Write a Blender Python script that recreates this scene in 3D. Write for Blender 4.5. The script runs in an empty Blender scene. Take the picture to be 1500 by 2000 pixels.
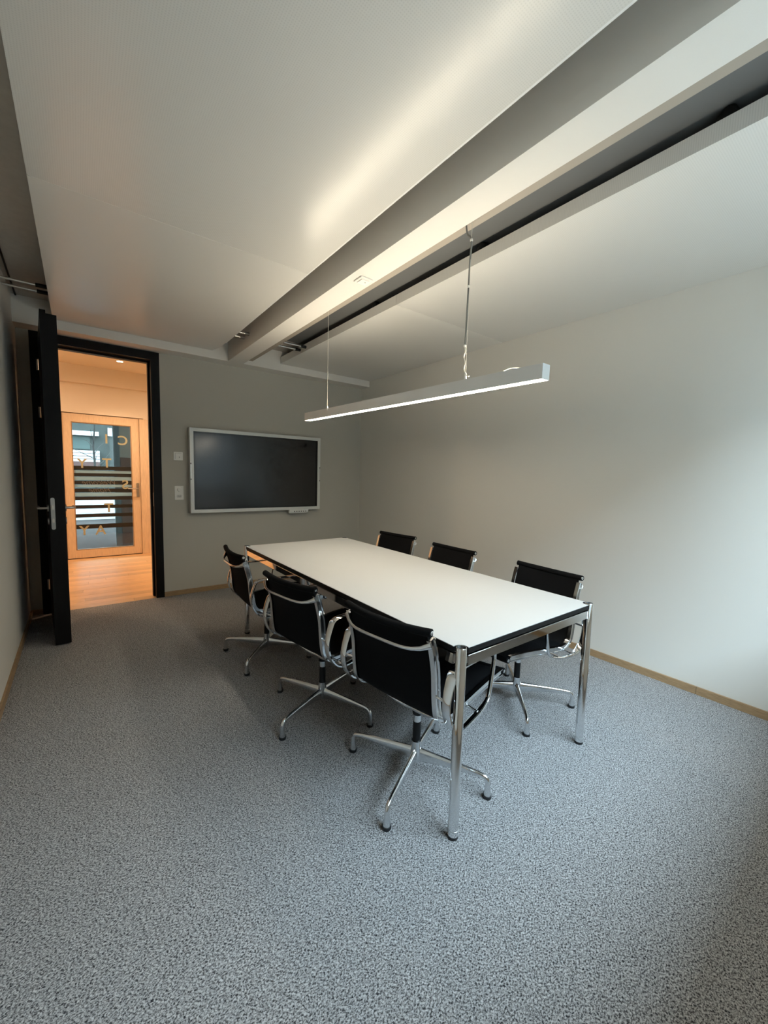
import bpy, bmesh, math, random
from mathutils import Vector, Matrix

random.seed(7)
S = bpy.context.scene
COL = S.collection
PI = math.pi

# ------------------------------------------------------------------ camera
F_PX, YAW, PITCH, ROLL = 785.392, 0.6489, -0.0934, 0.0270
CAM = (-3.1168, -4.6915, 1.3504)
cd = bpy.data.cameras.new('camera')
cam = bpy.data.objects.new('camera', cd)
COL.objects.link(cam)
cd.sensor_fit = 'VERTICAL'
cd.sensor_height = 36.0
cd.sensor_width = 27.0
cd.lens = F_PX / 2000.0 * 36.0
cd.clip_start = 0.02
cd.clip_end = 300
fwd = Vector((math.sin(YAW)*math.cos(PITCH), math.cos(YAW)*math.cos(PITCH), math.sin(PITCH)))
rgt = Vector((math.cos(YAW), -math.sin(YAW), 0))
upv = rgt.cross(fwd)
r2 = math.cos(ROLL)*rgt + math.sin(ROLL)*upv
u2 = -math.sin(ROLL)*rgt + math.cos(ROLL)*upv
M = Matrix((r2, u2, -fwd)).transposed().to_4x4()
M.translation = Vector(CAM)
cam.matrix_world = M
S.camera = cam

# ------------------------------------------------------------------ view, world
S.view_settings.view_transform = 'Standard'
S.view_settings.look = 'None'
S.view_settings.gamma = 1.0
S.view_settings.use_curve_mapping = False
S.view_settings.exposure = 0.22
SKY = 31.0        # zenith radiance of an overcast sky, falling to a third at the horizon
w = bpy.data.worlds.new('overcast_sky')
S.world = w
w.use_nodes = True
bg = w.node_tree.nodes['Background']
bg.inputs['Color'].default_value = (0.66, 0.83, 1.0, 1)
wn_, wl_ = w.node_tree.nodes, w.node_tree.links
w_tc = wn_.new('ShaderNodeTexCoord')
w_sep = wn_.new('ShaderNodeSeparateXYZ')
wl_.new(w_tc.outputs['Generated'], w_sep.inputs[0])
w_mr = wn_.new('ShaderNodeMapRange')
w_mr.inputs['From Min'].default_value = 0.0
w_mr.inputs['From Max'].default_value = 1.0
w_mr.inputs['To Min'].default_value = SKY/3
w_mr.inputs['To Max'].default_value = SKY
wl_.new(w_sep.outputs['Z'], w_mr.inputs['Value'])
wl_.new(w_mr.outputs['Result'], bg.inputs['Strength'])

S.cycles.max_bounces = 8
S.cycles.diffuse_bounces = 6          # a pale room passes its light on many times
S.cycles.glossy_bounces = 3
S.cycles.transmission_bounces = 2
S.cycles.transparent_max_bounces = 8
S.cycles.caustics_reflective = False
S.cycles.caustics_refractive = False
S.cycles.use_adaptive_sampling = True
S.cycles.adaptive_threshold = 0.05
S.cycles.adaptive_min_samples = 16
S.cycles.use_denoising = True

# room extents (metres): right wall x=0, far wall y=0, floor z=0
XL = -3.505
YB = -4.88
ZS = 2.712           # underside of the slab
ZH = 2.497           # underside of header and beam
ZP = 2.572           # underside of the ceiling panels
# window in the back wall
WX0, WX1, WZ0, WZ1 = -2.42, -0.18, 0.88, 2.48


def portal(name, loc, rot, sx, sy):
    l = bpy.data.lights.new(name, 'AREA')
    l.shape = 'RECTANGLE'
    l.size, l.size_y = sx, sy
    l.cycles.is_portal = True
    o = bpy.data.objects.new(name, l)
    COL.objects.link(o)
    o.location = loc
    o.rotation_euler = rot
    return o


portal('daylight_portal', ((WX0+WX1)/2, YB-0.12, (WZ0+WZ1)/2), (PI/2, 0, 0), WX1-WX0, WZ1-WZ0)

# ------------------------------------------------------------------ materials
MATS = {}


def mat(name, col, rough=0.5, metal=0.0, spec=0.5, emis=None, es=0.0):
    m = bpy.data.materials.new(name)
    m.use_nodes = True
    b = m.node_tree.nodes['Principled BSDF']
    b.inputs['Base Color'].default_value = (*col, 1)
    b.inputs['Roughness'].default_value = rough
    b.inputs['Metallic'].default_value = metal
    b.inputs['Specular IOR Level'].default_value = spec
    if emis:
        b.inputs['Emission Color'].default_value = (*emis, 1)
        b.inputs['Emission Strength'].default_value = es
    MATS[name] = m
    return m


def nodes(m):
    return m.node_tree.nodes, m.node_tree.links, m.node_tree.nodes['Principled BSDF']


def add_noise(m, scale, bump=0.0, dist=0.002, amt=0.0, detail=3.0, stretch=None):
    """Fine relief, and a slight variation of the colour, from one noise texture."""
    N, L, b = nodes(m)
    tc = N.new('ShaderNodeTexCoord')
    src = tc.outputs['Object']
    if stretch:
        mp = N.new('ShaderNodeMapping')
        mp.inputs['Scale'].default_value = stretch
        L.new(src, mp.inputs['Vector'])
        src = mp.outputs['Vector']
    n = N.new('ShaderNodeTexNoise')
    n.inputs['Scale'].default_value = scale
    n.inputs['Detail'].default_value = detail
    L.new(src, n.inputs['Vector'])
    if bump:
        bp = N.new('ShaderNodeBump')
        bp.inputs['Strength'].default_value = bump
        bp.inputs['Distance'].default_value = dist
        L.new(n.outputs['Fac'], bp.inputs['Height'])
        L.new(bp.outputs['Normal'], b.inputs['Normal'])
    if amt:
        c = b.inputs['Base Color'].default_value[:3]
        r = N.new('ShaderNodeValToRGB')
        r.color_ramp.elements[0].position = 0.3
        r.color_ramp.elements[1].position = 0.7
        r.color_ramp.elements[0].color = (*[x*(1-amt) for x in c], 1)
        r.color_ramp.elements[1].color = (*[min(1, x*(1+amt)) for x in c], 1)
        L.new(n.outputs['Fac'], r.inputs['Fac'])
        L.new(r.outputs['Color'], b.inputs['Base Color'])
    return m


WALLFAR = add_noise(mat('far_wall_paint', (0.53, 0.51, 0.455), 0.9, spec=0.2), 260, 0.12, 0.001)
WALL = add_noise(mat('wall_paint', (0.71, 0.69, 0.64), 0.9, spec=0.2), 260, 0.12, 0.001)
PLASTER = add_noise(mat('white_plaster', (0.80, 0.775, 0.73), 0.9, spec=0.2), 300, 0.15, 0.001)
SLAB = add_noise(mat('slab_concrete', (0.52, 0.49, 0.45), 0.95, spec=0.2), 30, 0.03, 0.001, 0.04)
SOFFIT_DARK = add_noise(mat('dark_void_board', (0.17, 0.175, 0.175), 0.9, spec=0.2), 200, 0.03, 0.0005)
HALLWALL = add_noise(mat('hall_paint', (0.80, 0.72, 0.60), 0.9, spec=0.2), 260, 0.1, 0.001)
BLACKWOOD = add_noise(mat('black_stained_wood', (0.0045, 0.0045, 0.005), 0.5, spec=0.2), 30, 0.15, 0.001, 0.25, stretch=(6, 6, 0.4))
OAK = add_noise(mat('oak_strip', (0.36, 0.235, 0.125), 0.5), 22, 0.1, 0.001, 0.18, stretch=(1.0, 1.0, 10))
DOOROAK = add_noise(mat('pale_oak_door', (0.74, 0.57, 0.39), 0.45), 16, 0.05, 0.001, 0.10, stretch=(8, 8, 0.6))
CHROME = mat('chrome', (0.80, 0.81, 0.82), 0.06, 1.0)
ALU = add_noise(mat('polished_aluminium', (0.74, 0.75, 0.76), 0.15, 1.0), 90, 0.02, 0.0005)
STEEL = mat('brushed_steel', (0.50, 0.49, 0.47), 0.32, 1.0)
FABRIC = add_noise(mat('black_woven_fabric', (0.0045, 0.0045, 0.005), 0.9, spec=0.15), 900, 0.3, 0.001)
RUBBER = mat('black_rubber', (0.010, 0.010, 0.011), 0.55)
BLACKPL = mat('black_plastic', (0.006, 0.006, 0.0065), 0.5, spec=0.3)
LAMINATE = add_noise(mat('white_laminate', (0.62, 0.62, 0.61), 0.33, spec=0.4), 400, 0.02, 0.0005)
WHITEPL = mat('white_plastic', (0.88, 0.865, 0.82), 0.35)
WHITEPL2 = mat('white_plastic_inset', (0.66, 0.65, 0.62), 0.4)
TVFRAME = mat('silver_display_frame', (0.74, 0.75, 0.72), 0.4, 0.1)
SCREEN = mat('dark_glass_screen', (0.012, 0.013, 0.015), 0.19, spec=0.6)
add_noise(SCREEN, 700, 0.02, 0.0005)
BEZEL = mat('black_bezel', (0.004, 0.004, 0.005), 0.25)
LAMPALU = mat('satin_anodised_aluminium', (0.82, 0.82, 0.81), 0.5, 0.05)
GLOW_DN = mat('lamp_diffuser', (0.9, 0.88, 0.82), 0.5, emis=(1.0, 0.89, 0.71), es=44.0)
GLOW_UP = mat('lamp_uplight_diffuser', (0.9, 0.88, 0.82), 0.5, emis=(1.0, 0.87, 0.66), es=33.0)
CORD = mat('grey_cord', (0.20, 0.20, 0.19), 0.6)
CLEARCORD = mat('pale_cord', (0.70, 0.68, 0.60), 0.5)
PIPE = mat('galvanised_pipe', (0.80, 0.79, 0.76), 0.22, 0.9)
GOLD = mat('gold_vinyl', (0.42, 0.41, 0.27), 0.55)
FILMDARK = mat('dark_film', (0.012, 0.013, 0.012), 0.6)
FILMFROST = mat('frosted_film', (0.30, 0.31, 0.27), 0.8)
_N, _L, _b = nodes(FILMFROST)
_t = _N.new('ShaderNodeBsdfTranslucent'); _t.inputs['Color'].default_value = (0.75, 0.78, 0.70, 1)
_m = _N.new('ShaderNodeMixShader'); _m.inputs['Fac'].default_value = 0.65
_L.new(_b.outputs[0], _m.inputs[1]); _L.new(_t.outputs[0], _m.inputs[2])
_L.new(_m.outputs[0], _N['Material Output'].inputs['Surface'])
SCRIPT = mat('grey_vinyl', (0.14, 0.14, 0.13), 0.6)
PAVING = add_noise(mat('terrace_paving', (0.040, 0.034, 0.032), 0.95, spec=0.1), 6, 0.1, 0.003, 0.2)
SNOW = mat('white_render', (0.62, 0.62, 0.62), 0.9)
FACADE = add_noise(mat('dark_facade', (0.036, 0.040, 0.036), 0.85), 3, 0, 0, 0.25)
BRICKRED = mat('red_facade', (0.09, 0.045, 0.04), 0.85)
LEAF = add_noise(mat('dull_foliage', (0.10, 0.13, 0.10), 0.9), 4, 0, 0, 0.3)
BARK = mat('bark', (0.02, 0.018, 0.016), 0.9)
GROUND = mat('grey_ground', (0.13, 0.13, 0.125), 0.9)


def make_panel_mat():
    m = mat('perforated_panel', (0.74, 0.725, 0.69), 0.25, spec=0.65)
    N, L, b = nodes(m)
    tc = N.new('ShaderNodeTexCoord')
    sep = N.new('ShaderNodeSeparateXYZ')
    L.new(tc.outputs['Object'], sep.inputs[0])
    outs = []
    for ax in ('X', 'Y'):
        mu = N.new('ShaderNodeMath'); mu.operation = 'MULTIPLY'; mu.inputs[1].default_value = 2*PI/0.0075
        L.new(sep.outputs[ax], mu.inputs[0])
        si = N.new('ShaderNodeMath'); si.operation = 'SINE'
        L.new(mu.outputs[0], si.inputs[0])
        outs.append(si)
    ad = N.new('ShaderNodeMath'); ad.operation = 'ADD'
    L.new(outs[0].outputs[0], ad.inputs[0]); L.new(outs[1].outputs[0], ad.inputs[1])
    r = N.new('ShaderNodeValToRGB')
    r.color_ramp.elements[0].position = 0.60
    r.color_ramp.elements[1].position = 0.80
    r.color_ramp.elements[0].color = (0.765, 0.75, 0.715, 1)
    r.color_ramp.elements[1].color = (0.70, 0.686, 0.653, 1)
    mr = N.new('ShaderNodeMapRange')
    mr.inputs['From Min'].default_value = -2; mr.inputs['From Max'].default_value = 2
    L.new(ad.outputs[0], mr.inputs['Value'])
    L.new(mr.outputs['Result'], r.inputs['Fac'])
    L.new(r.outputs['Color'], b.inputs['Base Color'])
    return m


PANEL = make_panel_mat()
PANELPLAIN = add_noise(mat('smooth_panel', (0.75, 0.735, 0.70), 0.33, spec=0.55), 300, 0.03, 0.0005)


def make_carpet():
    m = mat('loop_carpet', (0.3, 0.3, 0.3), 0.95, spec=0.1)
    N, L, b = nodes(m)
    tc = N.new('ShaderNodeTexCoord')
    mp = N.new('ShaderNodeMapping')
    mp.inputs['Rotation'].default_value = (0, 0, 0.9)
    mp.inputs['Scale'].default_value = (1.0, 1.35, 1.0)
    L.new(tc.outputs['Object'], mp.inputs['Vector'])
    n = N.new('ShaderNodeTexNoise')
    n.inputs['Scale'].default_value = 185
    n.inputs['Detail'].default_value = 2.5
    n.inputs['Roughness'].default_value = 0.62
    n.inputs['Distortion'].default_value = 0.6
    L.new(mp.outputs['Vector'], n.inputs['Vector'])
    r = N.new('ShaderNodeValToRGB')
    e = r.color_ramp.elements
    e[0].position = 0.335; e[0].color = (0.022, 0.022, 0.026, 1)
    e[1].position = 0.66; e[1].color = (0.58, 0.57, 0.57, 1)
    k = e.new(0.425); k.color = (0.13, 0.127, 0.127, 1)
    k = e.new(0.50); k.color = (0.31, 0.304, 0.302, 1)
    L.new(n.outputs['Fac'], r.inputs['Fac'])
    L.new(r.outputs['Color'], b.inputs['Base Color'])
    bp = N.new('ShaderNodeBump')
    bp.inputs['Strength'].default_value = 0.6
    bp.inputs['Distance'].default_value = 0.004
    L.new(n.outputs['Fac'], bp.inputs['Height'])
    L.new(bp.outputs['Normal'], b.inputs['Normal'])
    return m


CARPET = make_carpet()


def make_glass(name, tint, refl=0.10):
    m = bpy.data.materials.new(name)
    m.use_nodes = True
    N, L = m.node_tree.nodes, m.node_tree.links
    N.remove(N['Principled BSDF'])
    out = N['Material Output']
    t = N.new('ShaderNodeBsdfTransparent'); t.inputs['Color'].default_value = (*tint, 1)
    g = N.new('ShaderNodeBsdfGlossy'); g.inputs['Roughness'].default_value = 0.01
    mx = N.new('ShaderNodeMixShader')
    lw_ = N.new('ShaderNodeLayerWeight')           # facing ratio raised to the fifth power: a thin pane reflects alike on both faces
    pw = N.new('ShaderNodeMath'); pw.operation = 'POWER'; pw.inputs[1].default_value = 5.0
    L.new(lw_.outputs['Facing'], pw.inputs[0])
    ad = N.new('ShaderNodeMath'); ad.operation = 'MULTIPLY_ADD'; ad.inputs[1].default_value = 0.9; ad.inputs[2].default_value = 0.03 + refl
    L.new(pw.outputs[0], ad.inputs[0])
    L.new(ad.outputs[0], mx.inputs['Fac'])
    L.new(t.outputs[0], mx.inputs[1]); L.new(g.outputs[0], mx.inputs[2])
    L.new(mx.outputs[0], out.inputs['Surface'])
    return m


GLASS = make_glass('clear_glass', (0.93, 0.96, 0.95), 0.0)
GLASS_DOOR = make_glass('tinted_glass', (0.62, 0.67, 0.65), 0.02)


def make_plank_mats():
    out = []
    for i, k in enumerate((0.86, 0.95, 1.0, 1.08)):
        m = mat('oak_floor_%d' % i, (0.72*k, 0.44*k, 0.21*k), 0.30, spec=0.5)
        add_noise(m, 14, 0.05, 0.0008, 0.14, stretch=(0.8, 9, 1))
        out.append(m)
    return out


PLANKS = make_plank_mats()


# ------------------------------------------------------------------ mesh helpers
class MB:
    def __init__(self):
        self.bm = bmesh.new()

    def box(self, x0, x1, y0, y1, z0, z1):
        v = [self.bm.verts.new(p) for p in ((x0, y0, z0), (x1, y0, z0), (x1, y1, z0), (x0, y1, z0),
                                            (x0, y0, z1), (x1, y0, z1), (x1, y1, z1), (x0, y1, z1))]
        for f in ((3, 2, 1, 0), (4, 5, 6, 7), (0, 1, 5, 4), (1, 2, 6, 5), (2, 3, 7, 6), (3, 0, 4, 7)):
            self.bm.faces.new([v[i] for i in f])
        return self

    def rings(self, rs, closed=False, cap=True):
        """Skin a list of rings (lists of points)."""
        R = [[self.bm.verts.new(p) for p in r] for r in rs]
        n = len(R[0])
        m = len(R)
        for i in range(m if closed else m-1):
            a, b = R[i], R[(i+1) % m]
            for j in range(n):
                k = (j+1) % n
                self.bm.faces.new((a[j], a[k], b[k], b[j]))
        if cap and not closed:
            self.bm.faces.new(list(reversed(R[0])))
            self.bm.faces.new(R[-1])
        return self

    def lathe(self, prof, seg=20, c=(0, 0, 0), axis='z'):
        rs = []
        for r, h in prof:
            ring = []
            for j in range(seg):
                a = 2*PI*j/seg
                u, v = r*math.cos(a), r*math.sin(a)
                if axis == 'z':
                    ring.append((c[0]+u, c[1]+v, c[2]+h))
                elif axis == 'x':
                    ring.append((c[0]+h, c[1]+u, c[2]+v))
                else:
                    ring.append((c[0]+v, c[1]+h, c[2]+u))
            rs.append(ring)
        return self.rings(rs)

    def tube(self, pts, r, seg=8, closed=False):
        """Round tube along points; r is a number or a list."""
        P = [Vector(p) for p in pts]
        n = len(P)
        rr = r if isinstance(r, (list, tuple)) else [r]*n
        rs = []
        prev = None
        for i in range(n):
            if closed:
                t = (P[(i+1) % n]-P[i-1]).normalized()
            else:
                t = (P[min(i+1, n-1)]-P[max(i-1, 0)]).normalized()
            if prev is None:
                ref = Vector((0, 0, 1)) if abs(t.z) < 0.9 else Vector((1, 0, 0))
                a = t.cross(ref).normalized()
            else:
                a = (prev - t*prev.dot(t)).normalized()
            prev = a
            b = t.cross(a)
            rs.append([P[i] + rr[i]*(math.cos(2*PI*j/seg)*a + math.sin(2*PI*j/seg)*b) for j in range(seg)])
        return self.rings(rs, closed=closed)

    def sweep_yz(self, path, sec, x0=0.0, closed=False, wid=None):
        """Sweep a section (a = along x, b = along the in-plane normal) along a path of (y, z)."""
        P = [Vector((0, p[0], p[1])) for p in path]
        n = len(P)
        rs = []
        for i in range(n):
            if closed:
                t = (P[(i+1) % n]-P[i-1]).normalized()
            else:
                t = (P[min(i+1, n-1)]-P[max(i-1, 0)]).normalized()
            nn = Vector((0, -t.z, t.y))
            s = wid[i] if wid else 1.0
            rs.append([P[i] + Vector((x0 + a*s, 0, 0)) + nn*b for a, b in sec])
        return self.rings(rs, closed=closed)

    def prism(self, poly, z0, z1):
        return self.rings([[(x, y, z0) for x, y in poly], [(x, y, z1) for x, y in poly]])

    def mesh(self, name, m, smooth=False, bevel=0.0):
        bm = self.bm
        bmesh.ops.recalc_face_normals(bm, faces=bm.faces)
        if bevel:
            bmesh.ops.bevel(bm, geom=[e for e in bm.edges], offset=bevel, segments=2, affect='EDGES', clamp_overlap=True)
        me = bpy.data.meshes.new(name)
        bm.to_mesh(me)
        bm.free()
        if smooth:
            for p in me.polygons:
                p.use_smooth = True
            me.set_sharp_from_angle(angle=math.radians(40))
        me.materials.append(m)
        return me

    def build(self, name, m, parent=None, smooth=False, bevel=0.0):
        return link(name, self.mesh(name, m, smooth, bevel), parent)


def link(name, me, parent=None):
    o = bpy.data.objects.new(name, me)
    COL.objects.link(o)
    if parent:
        o.parent = parent
    return o


def tag(o, label=None, cat=None, group=None, kind=None):
    if label: o['label'] = label
    if cat: o['category'] = cat
    if group: o['group'] = group
    if kind: o['kind'] = kind
    return o


def empty(name, loc=(0, 0, 0), rz=0.0):
    o = bpy.data.objects.new(name, None)
    COL.objects.link(o)
    o.empty_display_size = 0.1
    o.location = loc
    o.rotation_euler = (0, 0, rz)
    return o


def struct(o, label, cat):
    return tag(o, label, cat, kind='structure')


def catmull(pts, n=6, closed=False):
    P = [Vector(p) for p in pts]
    out = []
    m = len(P)
    for i in range(m if closed else m-1):
        if closed:
            a, b, c, d = P[i-1], P[i], P[(i+1) % m], P[(i+2) % m]
        else:
            a, b, c, d = P[max(i-1, 0)], P[i], P[i+1], P[min(i+2, m-1)]
        for k in range(n):
            t = k/n
            out.append(0.5*((2*b) + (c-a)*t + (2*a-5*b+4*c-d)*t*t + (3*b-a-3*c+d)*t**3))
    if not closed:
        out.append(P[-1])
    return out


def round_rect(x0, x1, z0, z1, r, n=5):
    pts = []
    for cx, cz, a0 in ((x1-r, z1-r, 0), (x0+r, z1-r, 90), (x0+r, z0+r, 180), (x1-r, z0+r, 270)):
        for k in range(n+1):
            a = math.radians(a0 + 90*k/n)
            pts.append((cx + r*math.cos(a), cz + r*math.sin(a)))
    return pts


def plate_y(name, m, parent, x0, x1, y0, y1, z0, z1, r):
    """Rounded plate lying against a wall that faces -y."""
    poly = round_rect(x0, x1, z0, z1, r)
    return MB().rings([[(x, y1, z) for x, z in poly], [(x, y0, z) for x, z in poly]]).build(name, m, parent)


# ------------------------------------------------------------------ room shell
FX0, FX1, FZ = -3.421, -2.440, 2.494       # outer edges of the black door frame
HY = 2.58                                   # hall wall with the glass door

struct(MB().box(XL-0.2, 0.2, YB-0.2, 0.0, -0.1, 0.0).build('floor', CARPET),
       'speckled grey loop carpet covering the meeting room floor', 'floor')
b = MB()
b.box(XL-0.2, FX0, 0.0, 0.14, 0, ZS)
b.box(FX1, 0.2, 0.0, 0.14, 0, ZS)
b.box(FX0, FX1, 0.0, 0.14, FZ, ZS)
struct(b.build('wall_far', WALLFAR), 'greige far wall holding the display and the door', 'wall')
struct(MB().box(XL-0.2, XL, YB-0.2, 0.0, 0, ZS).build('wall_left', WALL), 'greige wall on the left beside the open door', 'wall')
struct(MB().box(0, 0.2, YB-0.2, 0.0, 0, ZS).build('wall_right', WALL), 'long bare greige wall on the right behind the table', 'wall')
b = MB()
b.box(XL, WX0, YB-0.2, YB, 0, ZS)
b.box(WX1, 0, YB-0.2, YB, 0, ZS)
b.box(WX0, WX1, YB-0.2, YB, 0, WZ0)
b.box(WX0, WX1, YB-0.2, YB, WZ1, ZS)
struct(b.build('wall_back', WALL), 'wall with the window behind the viewer', 'wall')
struct(MB().box(XL-0.2, 0.2, YB-0.2, 0.14, ZS, ZS+0.2).build('ceiling', SLAB), 'bare slab above the hung ceiling panels', 'ceiling')
struct(MB().box(XL, 0, -0.187, 0.0, ZH, ZS).build('trim_1', PLASTER), 'white plastered header running along the far wall under the slab', 'header')
bt = MB()
bt.box(-1.820, -1.660, YB, -0.187, ZH, ZS)
tbm = bt.build('trim_2', PLASTER)
MB().box(-1.660, -1.560, YB, -0.187, ZH+0.045, ZS).build('edge_strip', mat('beige_strip', (0.40, 0.355, 0.30), 0.85), tbm)
struct(tbm, 'white ceiling beam running lengthwise between the two hung panels', 'beam')
# dark lining of the void between beam and right-hand panel
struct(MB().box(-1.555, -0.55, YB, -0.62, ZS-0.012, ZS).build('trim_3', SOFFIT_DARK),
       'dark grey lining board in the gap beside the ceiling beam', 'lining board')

# baseboards
bb = empty('baseboard_right', (0, -2.6, 0))
for y0, y1 in ((YB, -3.956), (-3.954, -1.97), (-1.968, 0.0)):
    MB().box(-0.012, 0, y0+2.6, y1+2.6, 0, 0.05).build('board', OAK, bb)
struct(bb, 'low oak baseboard along the right wall', 'baseboard')
struct(MB().box(XL, XL+0.012, YB, 0, 0, 0.05).build('baseboard_left', OAK), 'low oak baseboard along the left wall', 'baseboard')
bb = empty('baseboard_far', (-1.2, 0, 0))
MB().box(FX1+1.2, 0-0.012+1.2, -0.012, 0, 0, 0.05).build('board', OAK, bb)
MB().box(XL+0.012+1.2, FX0+1.2, -0.012, 0, 0, 0.05).build('board', OAK, bb)
struct(bb, 'low oak baseboard along the far wall under the display', 'baseboard')

# window behind the viewer
wn = empty('window_1', ((WX0+WX1)/2, YB-0.1, WZ0))
hw = (WX1-WX0)/2
hh = WZ1-WZ0
fr = MB()
fr.box(-hw, -hw+0.07, -0.04, 0.04, 0, hh)
fr.box(hw-0.07, hw, -0.04, 0.04, 0, hh)
fr.box(-hw+0.07, hw-0.07, -0.04, 0.04, 0, 0.07)
fr.box(-hw+0.07, hw-0.07, -0.04, 0.04, hh-0.07, hh)
fr.build('window_frame', DOOROAK, wn)
MB().box(-0.04, 0.04, -0.04, 0.04, 0.07, hh-0.07).build('mullion', DOOROAK, wn)
for s in (-1, 1):
    x0, x1 = sorted((s*0.04, s*(hw-0.07)))
    MB().box(x0, x1, -0.004, 0.004, 0.07, hh-0.07).build('pane', GLASS, wn)
struct(wn, 'wide wood framed window behind the viewer', 'window')
struct(MB().box(WX0, WX1, YB-0.06, YB+0.08, WZ0-0.03, WZ0).build('trim_4', WHITEPL), 'window sill board behind the viewer', 'sill')

struct(MB().box(XL-0.2, 0.2, YB-0.62, YB-0.2, 2.68, 2.85).build('added_eave', PLASTER), 'added unseen overhang cutting steep sky light at the window', 'eave')  # added out of view to trim steep sky light on the near floor

# ------------------------------------------------------------------ hung ceiling panels
def ceiling_panel(name, label, x0, x1, cut):
    root = empty(name, ((x0+x1)/2, -2.5, ZP))
    ox, oy = (x0+x1)/2, -2.5
    tag(root, label, 'ceiling panel', 'hung ceiling panels')
    th = 0.07
    ys = ((YB+0.1, -2.302), (-2.298, -0.195))
    for y0, y1 in ys:
        if cut and y1 > -1:
            poly = [(x0, y0), (x1, y0), (x1, y1-0.21), (x1-0.035, y1), (x0, y1)]
        else:
            poly = [(x0, y0), (x1, y0), (x1, y1), (x0, y1)]
        poly = [(x-ox, y-oy) for x, y in poly]
        MB().prism(poly, 0.0, th).build('sheet', PANELPLAIN if y1 > -1 else PANEL, root)
    MB().box(x0-ox+0.01, x1-ox-0.01, -2.303-oy, -2.297-oy, 0.0012, th-0.005).build('seam_strip', WHITEPL, root)
    return root


pl = ceiling_panel('ceiling_panel', 'large pale perforated ceiling panel left of the beam, over the door side', -3.25, -1.945, True)
lp = MB()
lp.box(0.6525, 0.672, -2.7, 2.0, 0.012, 0.05)
lp.build('edge_profile', LAMPALU, pl)
pr = ceiling_panel('ceiling_panel', 'pale perforated ceiling panel right of the beam, touching the right wall', -1.245, -0.001, False)
for y in (-4.16, -3.05, -1.99):
    MB().lathe([(0.001, 0.07), (0.035, 0.07), (0.035, 0.10), (0.02, 0.125), (0.001, 0.125)], 16, (-0.575, y+2.5, 0)).build('hanger_clip', BLACKPL, pr, True)

# pipes crossing the void, seen in the gaps beside the panels
for k, (y, z) in enumerate(((-0.845, 2.606), (-0.715, 2.606))):
    # one pipe, visible in the three gaps beside the panels and the beam
    r = empty('heating_pipe', (-1.75, y, z))
    for xa, xb in ((XL, -3.245), (-1.950, -1.820), (-1.560, -1.240)):
        MB().tube([(xa+1.75, 0, 0), ((xa+xb)/2+1.75, 0, 0), (xb+1.75, 0, 0)], 0.0095, 12).build('pipe_run', PIPE, r, True)
    for xa, ln in ((-1.852, 0.032), (-1.562, 0.03)):
        MB().lathe([(0.001, 0.0), (0.0165, 0), (0.0165, ln), (0.001, ln)], 14, (xa+1.75, 0, 0), 'x').build('sleeve', STEEL, r, True)
    for xa, ln in ((-3.315, 0.07), (-1.300, 0.06)):
        MB().lathe([(0.001, 0.0), (0.0135, 0), (0.0135, ln), (0.001, ln)], 14, (xa+1.75, 0, 0), 'x').build('insulation', BLACKPL, r, True)
    tag(r, ('thin steel pipe crossing the ceiling gaps, nearer the viewer', 'thin steel pipe crossing the ceiling gaps, nearer the header')[k], 'pipe', 'ceiling pipes')
cb = MB().tube([(-3.47, -1.9, ZS-0.006), (-3.47, -1.0, ZS-0.006), (-3.476, -0.19, ZS-0.006)], 0.006, 6).build('cable', BLACKPL)
tag(cb, 'thin black cable along the slab in the left ceiling gap', 'cable')

# motion sensor on the beam
sn = empty('ceiling_sensor', (-1.728, -2.595, ZH))
MB().box(-0.042, 0.042, -0.042, 0.042, -0.008, 0).build('plate', WHITEPL, sn, bevel=0.002)
MB().box(-0.028, 0.028, -0.028, 0.028, -0.013, -0.008).build('cover', WHITEPL, sn, bevel=0.002)
MB().lathe([(0.001, -0.016), (0.004, -0.016), (0.004, -0.013), (0.001, -0.013)], 10, (0.01, -0.005, 0)).build('lens', WHITEPL2, sn)
tag(sn, 'small square white sensor plate under the ceiling beam', 'sensor')

# ------------------------------------------------------------------ black door
d1 = empty('door_1', (FX0, 0, 0))
D = -FX0
JW = 0.075
iz = FZ-JW
f = MB()
f.box(0, JW, -0.012, 0.152, 0, FZ)
f.box(FX1+D-JW, FX1+D, -0.012, 0.152, 0, FZ)
f.box(JW, FX1+D-JW, -0.012, 0.152, iz, FZ)
fo = f.build('door_frame', BLACKWOOD, d1)
st = MB()
st.box(JW, JW+0.018, 0.075, 0.14, 0, iz)
st.box(FX1+D-JW-0.018, FX1+D-JW, 0.075, 0.14, 0, iz)
st.box(JW+0.018, FX1+D-JW-0.018, 0.075, 0.14, iz-0.018, iz)
st.build('door_stop', BLACKWOOD, fo)
MB().box(FX1+D-JW-0.003, FX1+D-JW, 0.01, 0.03, 0.96, 1.10).build('strike_plate', STEEL, fo)
# leaf, hinged on the left and swung about 86 degrees into the room; local: x along the leaf from the hinge, y = thickness
ANG = math.radians(-86.0)
HX, HYP = -3.362, -0.030
leaf = empty('door_leaf', (HX+D, HYP, 0), ANG)
leaf.parent = d1
LW, LH = 0.885, 2.43
lf = MB()
lf.box(0.02, LW, -0.0, 0.034, 0.010, LH)                 # overlapping face on the room side
lf.box(0.03, LW-0.022+0.022, 0.034, 0.094, 0.010, LH-0.022)    # body that fits the frame
lf.build('leaf_panel', BLACKWOOD, leaf)
for z in (2.21, 1.807, 0.277):
    MB().lathe([(0.001, -0.045), (0.008, -0.045), (0.008, 0.045), (0.001, 0.045)], 10, (0.004, -0.010, z)).build('hinge', STEEL, leaf, True)
poly = round_rect(0.010, 0.034, 0.882, 1.116, 0.0115)
MB().rings([[(LW, y, z) for y, z in poly], [(LW+0.003, y, z) for y, z in poly]]).build('lock_plate', STEEL, leaf)
lk = MB()
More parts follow.
